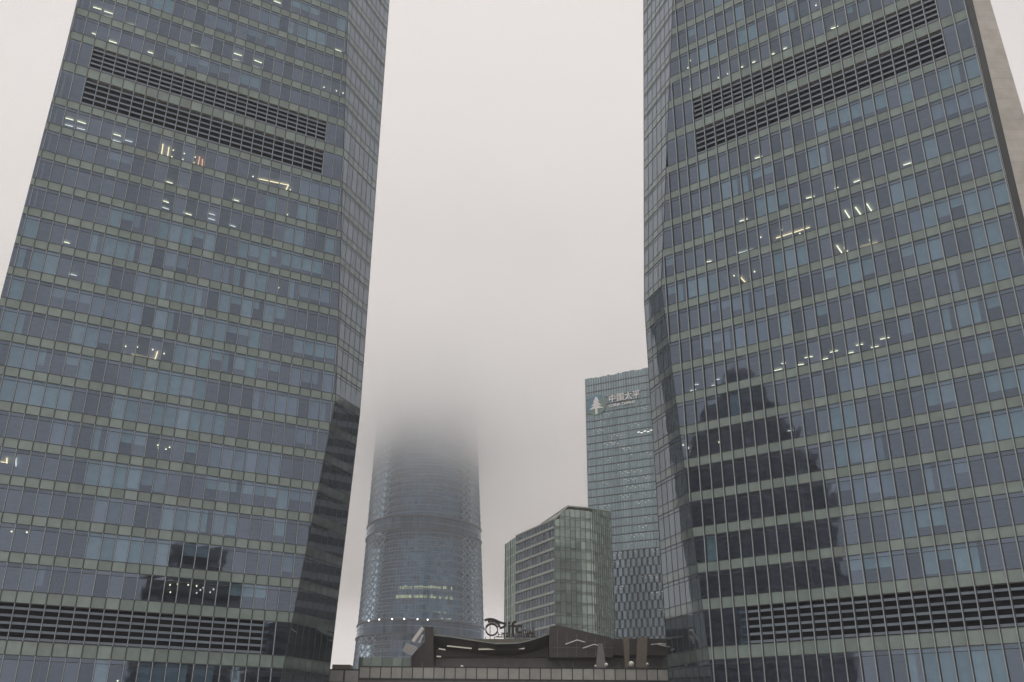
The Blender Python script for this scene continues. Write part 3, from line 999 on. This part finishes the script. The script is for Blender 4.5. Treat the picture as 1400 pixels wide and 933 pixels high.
    q_.build('railing_posts', M['ring'], root)
    # roof sign: swirl emblem and lettering
    sg = empty('roof_sign', o + Vector((0, 8.2, P(690, 872, 148.2).z)), 0)
    tag(sg, 'dark brown rooftop letters with a swirl emblem standing on the mall roof', 'sign')
    Q = lambda x, y: at(x, y, 148.2) - sg.location
    s2 = MB()
    c, r = Q(672.3, 861), 7.8 / 1307 * 148.2 * 1.0
    prev = None
    for k in range(37):
        a = 2 * math.pi * k / 36
        q = c + Vector((r * math.cos(a), 0, r * math.sin(a) * .95))
        if prev: s2.bar(prev, q, .16, 0, .24 + .12 * max(0, math.sin(a)))
        prev = q
    for pts in ([(662.5, 848.6), (666, 847.2), (671, 846.6), (676, 847.6), (681, 850.2), (687, 852.4), (692.5, 853.2)], [(667, 850.4), (671, 849.4), (676, 849.8), (680, 852.2), (683, 855.2), (682, 858)],
                [(683, 859), (687, 858.4), (691.5, 855.4)]):
        for a, b in zip(pts, pts[1:]): s2.bar(Q(*a), Q(*b), .16, 0, .34)
    s2.bar(Q(670, 855), Q(670, 876), .1)
    s2.build('emblem', M['sign_brown'], sg)
    m = 148.2 / 1307 * 1.03
    a = Q(693.5, 866)
    text_obj('letters', 'ifc', 21.5 * m, M['sign_brown'], sg, a, (math.pi / 2, 0, 0), .1, bold=.07)
    a = Q(714.5, 866.5)
    text_obj('small_letters', 'mall', 9.5 * m, M['sign_brown'], sg, a, (math.pi / 2, 0, 0), .08, bold=.03)
    a = Q(678, 870.8)
    text_obj('name_row', '上海国金中心商场', 6.2 * m, M['sign_brown'], sg, a, (math.pi / 2, 0, 0), .08, bold=.025)
    g_ = MB()
    for px in (664, 676, 690, 704, 718, 731):
        g_.bar(Q(px, 871), Q(px, 877), .1)
    g_.bar(Q(676, 871.3), Q(736, 871.3), .1)
    g_.build('support_rail', M['sign_brown'], sg)
    # round white lamps along the terrace
    first = None
    labs = ['largest white globe lamp behind the parapet, right of the brown columns',
            'medium white globe lamp behind the parapet, left of the narrow brown column',
            'small flat white lamp left of the medium globe on the terrace',
            'small flat white lamp at the right end of the terrace',
            'small white lamp alone behind the parapet near the left pylon']
    for (px, py, rr), lb in zip(((863.2, 908.2, .40), (828.8, 909.2, .27), (814.3, 911.0, .18), (885, 908.3, .20), (631.5, 912.2, .24)), labs):
        p = at(px, py, 141.8)
        if first is None:
            t0 = empty('globe_lamp', (p.x, p.y, zb - .2), 0)
            first = t0
            b1 = MB(); b1.ball((0, 0, 0), 1, 0, 20, 14); g0 = b1.build('globe', M['globe'], t0, smooth=True)
            b2_ = MB(); b2_.box(-.04, .04, -.04, .04, 0, 1); s0 = b2_.build('stem', M['ring'], t0)
            t, g, s = t0, g0, s0
        else:
            t = first.copy(); COL.objects.link(t); t.location = (p.x, p.y, zb - .2)
            g = g0.copy(); COL.objects.link(g); g.parent = t
            s = s0.copy(); COL.objects.link(s); s.parent = t
        hgt = p.z - (zb - .2)
        g.location = (0, 0, hgt); g.scale = (rr, rr, rr); s.scale = (1, 1, hgt - rr * .8)
        tag(t, lb, 'lamp', 'globe lamps on the mall terrace')


mall()

# ------------------------------------------------------------------ buildings across the street, seen as reflections
M['city'] = solid('dark concrete city', (0.34, 0.35, 0.37), 0.8, 0.2)
M['city_glass'] = solid('dark city glass', (0.085, 0.095, 0.11), 0.3, 0.3)


def city_block(label, cx, cy, rz, tiers, name='reflected_building'):
    root = empty(name, (cx, cy, 0), rz)
    tag(root, label, 'building')
    zb = 0
    for hw, hd, zt, ox in tiers:
        b_ = MB()
        b_.box(ox - hw, ox + hw, -hd, hd, zb, zt, 0)
        z = zb + 1.2
        while z < zt - 2.4:
            for s in (-1, 1):
                b_.box(ox - hw + .8, ox + hw - .8, s * hd - .06, s * hd + .06, z, z + 2.2, 1)
                b_.box(ox + s * hw - .06, ox + s * hw + .06, -hd + .8, hd - .8, z, z + 2.2, 1)
            z += 4
        b_.build('tier', [M['city'], M['city_glass']], root)
        zb = zt
    return root


city_block('dark stepped tower reflected in the lower left of the right office tower', -238 - 22, -31 - 13, math.radians(-27),
           [(26, 26, 117, -4), (22.5, 22.5, 132, -4), (17.5, 17.5, 146, -4), (13, 13, 157, -4), (8.5, 8.5, 168, -4), (5, 5, 174, -4)], 'stepped_tower')
city_block('dark block reflected at the bottom of the left office tower', 105, -45, math.radians(38),
           [(15, 12, 56, 0), (8, 8, 67, 0.5)])
city_block('low dark block reflected near the lower corner of the left office tower', 132, -18, math.radians(38), [(19, 12, 44, 0)])
city_block('dark office block reflected in the lower chamfered corner of the left office tower', 112, 226, math.radians(-54), [(24, 20, 101, 0)])
city_block('low dark block reflected at the foot of the right tower chamfer', -128, 262, math.radians(47), [(22, 15, 39, 8)])

# ------------------------------------------------------------------ ground
g_ = MB()
g_.poly([(-4000, -4000, 0), (4000, -4000, 0), (4000, 4000, 0), (-4000, 4000, 0)])
tag(g_.build('ground', solid('paving', (0.30, 0.29, 0.27), 0.9, 0.1)), kind='structure')
g_ = MB()
g_.poly([(-400, 20, .004), (400, 20, .004), (400, 44, .004), (-400, 44, .004)])
tag(g_.build('road', solid('asphalt', (0.05, 0.05, 0.052), 0.9, 0.1)), kind='structure')

# ------------------------------------------------------------------ air: thin even haze, and the cloud bank round the round tower
def volume(name, dens, col, ani, ramp=None):
    m, nt, lk = new_mat(name)
    out = nt.new('ShaderNodeOutputMaterial'); v = nt.new('ShaderNodeVolumePrincipled')
    v.inputs['Color'].default_value = (*col, 1)
    v.inputs['Density'].default_value = dens
    v.inputs['Anisotropy'].default_value = ani
    if ramp:
        z0, k, cap, zt0, zt1, ax, ay, r0, r1 = ramp

        def math_(op, x, y=None):
            n_ = nt.new('ShaderNodeMath'); n_.operation = op
            for i_, q_ in enumerate((x, y)):
                if q_ is None: continue
                if isinstance(q_, (int, float)): n_.inputs[i_].default_value = q_
                else: lk.new(q_, n_.inputs[i_])
            return n_.outputs[0]

        def step(x, lo, hi, flip):
            n_ = nt.new('ShaderNodeMapRange'); n_.interpolation_type = 'SMOOTHSTEP'
            n_.inputs['From Min'].default_value = lo; n_.inputs['From Max'].default_value = hi
            n_.inputs['To Min'].default_value = 1 if flip else 0; n_.inputs['To Max'].default_value = 0 if flip else 1
            lk.new(x, n_.inputs['Value'])
            return n_.outputs['Result']
        geo = nt.new('ShaderNodeNewGeometry'); sx = nt.new('ShaderNodeSeparateXYZ')
        lk.new(geo.outputs['Position'], sx.inputs[0])
        no = nt.new('ShaderNodeTexNoise'); no.inputs['Scale'].default_value = 0.018; no.inputs['Detail'].default_value = 5
        lk.new(geo.outputs['Position'], no.inputs['Vector'])
        zz = math_('ADD', sx.outputs['Z'], math_('MULTIPLY', math_('SUBTRACT', no.outputs['Fac'], 0.5), 48.0))
        zz = math_('ADD', zz, math_('MULTIPLY', math_('SUBTRACT', sx.outputs['Y'], 637.0), 0.15))   # the base rises towards the viewer
        d_ = math_('MULTIPLY', math_('EXPONENT', math_('DIVIDE', math_('SUBTRACT', zz, z0), k)), dens)
        d_ = math_('MINIMUM', d_, cap)
        d_ = math_('MULTIPLY', d_, step(sx.outputs['Z'], zt0, zt1, True))
        dx, dy = math_('SUBTRACT', sx.outputs['X'], ax), math_('SUBTRACT', sx.outputs['Y'], ay)
        rr = math_('SQRT', math_('ADD', math_('MULTIPLY', dx, dx), math_('MULTIPLY', dy, dy)))
        d_ = math_('MULTIPLY', d_, step(rr, r0, r1, True))
        lk.new(d_, v.inputs['Density'])
    lk.new(v.outputs[0], out.inputs['Volume'])
    return m


h_ = MB(); h_.box(-700, 700, -500, 1100, -1, 400)
tag(h_.build('haze', volume('haze', 0.00027, (0.99, 0.99, 1.0), 0.3)), kind='stuff')
c_ = MB(); c_.box(-59 - 470, -59 + 470, 230, 637 + 300, 100, 312)
tag(c_.build('cloud', volume('cloud', 0.0012, (1, 1, 1), 0.5, (142, 13.5, 0.034, 235, 310, -59, 637, 300, 470))), kind='stuff')

# ------------------------------------------------------------------ overcast light
w = bpy.data.worlds.new('World')
S.world = w
w.use_nodes = True
nt, lk = w.node_tree.nodes, w.node_tree.links
nt.clear()
out = nt.new('ShaderNodeOutputWorld'); bg = nt.new('ShaderNodeBackground')
ZEN = 1.9                                   # an overcast sky is brightest overhead
SUN_EL, SUN_AZ = math.radians(66), math.radians(200)
sky = nt.new('ShaderNodeTexSky'); sky.sky_type = 'NISHITA'; sky.sun_disc = False
sky.sun_elevation = SUN_EL; sky.sun_rotation = SUN_AZ; sky.dust_density = 6; sky.air_density = 1.5
tc = nt.new('ShaderNodeTexCoord'); no = nt.new('ShaderNodeTexNoise')
no.inputs['Scale'].default_value = 1.6; no.inputs['Detail'].default_value = 3
lk.new(tc.outputs['Generated'], no.inputs['Vector'])
cr_ = nt.new('ShaderNodeValToRGB')
cr_.color_ramp.elements[0].position = .3; cr_.color_ramp.elements[0].color = (7.2, 6.83, 6.62, 1)
cr_.color_ramp.elements[1].position = .7; cr_.color_ramp.elements[1].color = (7.6, 7.08, 6.92, 1)
lk.new(no.outputs['Fac'], cr_.inputs[0])
mx = nt.new('ShaderNodeMix'); mx.data_type = 'RGBA'; mx.inputs[0].default_value = 0.95
lk.new(sky.outputs[0], mx.inputs[6]); lk.new(cr_.outputs[0], mx.inputs[7])
sz = nt.new('ShaderNodeSeparateXYZ'); lk.new(tc.outputs['Generated'], sz.inputs[0])
zr = nt.new('ShaderNodeMapRange'); zr.interpolation_type = 'SMOOTHSTEP'
zr.inputs['From Min'].default_value = 0.62; zr.inputs['From Max'].default_value = 1.0
zr.inputs['To Min'].default_value = 1.0; zr.inputs['To Max'].default_value = ZEN
lk.new(sz.outputs['Z'], zr.inputs['Value'])
sc_ = nt.new('ShaderNodeVectorMath'); sc_.operation = 'SCALE'
lk.new(mx.outputs[2], sc_.inputs[0]); lk.new(zr.outputs['Result'], sc_.inputs['Scale'])
hr = nt.new('ShaderNodeMapRange'); hr.interpolation_type = 'SMOOTHSTEP'      # slightly brighter band low in the sky
hr.inputs['From Min'].default_value = 0.05; hr.inputs['From Max'].default_value = 0.42
hr.inputs['To Min'].default_value = 1.13; hr.inputs['To Max'].default_value = 1.0
lk.new(sz.outputs['Z'], hr.inputs['Value'])
sc2 = nt.new('ShaderNodeVectorMath'); sc2.operation = 'SCALE'
lk.new(sc_.outputs[0], sc2.inputs[0]); lk.new(hr.outputs['Result'], sc2.inputs['Scale'])
lk.new(sc2.outputs[0], bg.inputs[0]); bg.inputs[1].default_value = 0.1
lk.new(bg.outputs[0], out.inputs[0])
sl = bpy.data.lights.new('sun', 'SUN'); sl.energy = 0.9; sl.angle = math.radians(26); sl.color = (1, .96, .93)
so = bpy.data.objects.new('sun', sl); COL.objects.link(so)
so.rotation_euler = (math.pi / 2 - SUN_EL, 0, -SUN_AZ + math.pi)

S.view_settings.view_transform = 'Standard'
S.view_settings.look = 'None'
S.view_settings.exposure = 0
S.view_settings.gamma = 1
S.view_settings.use_curve_mapping = False
cy = S.cycles
cy.max_bounces = 28; cy.diffuse_bounces = 2; cy.glossy_bounces = 4; cy.transmission_bounces = 4; cy.transparent_max_bounces = 16
cy.volume_bounces = 26
cy.volume_step_rate = 1.0; cy.volume_max_steps = 256
cy.use_denoising = True
try: cy.denoiser = 'OPENIMAGEDENOISE'
except Exception: pass
cy.sample_clamp_indirect = 4
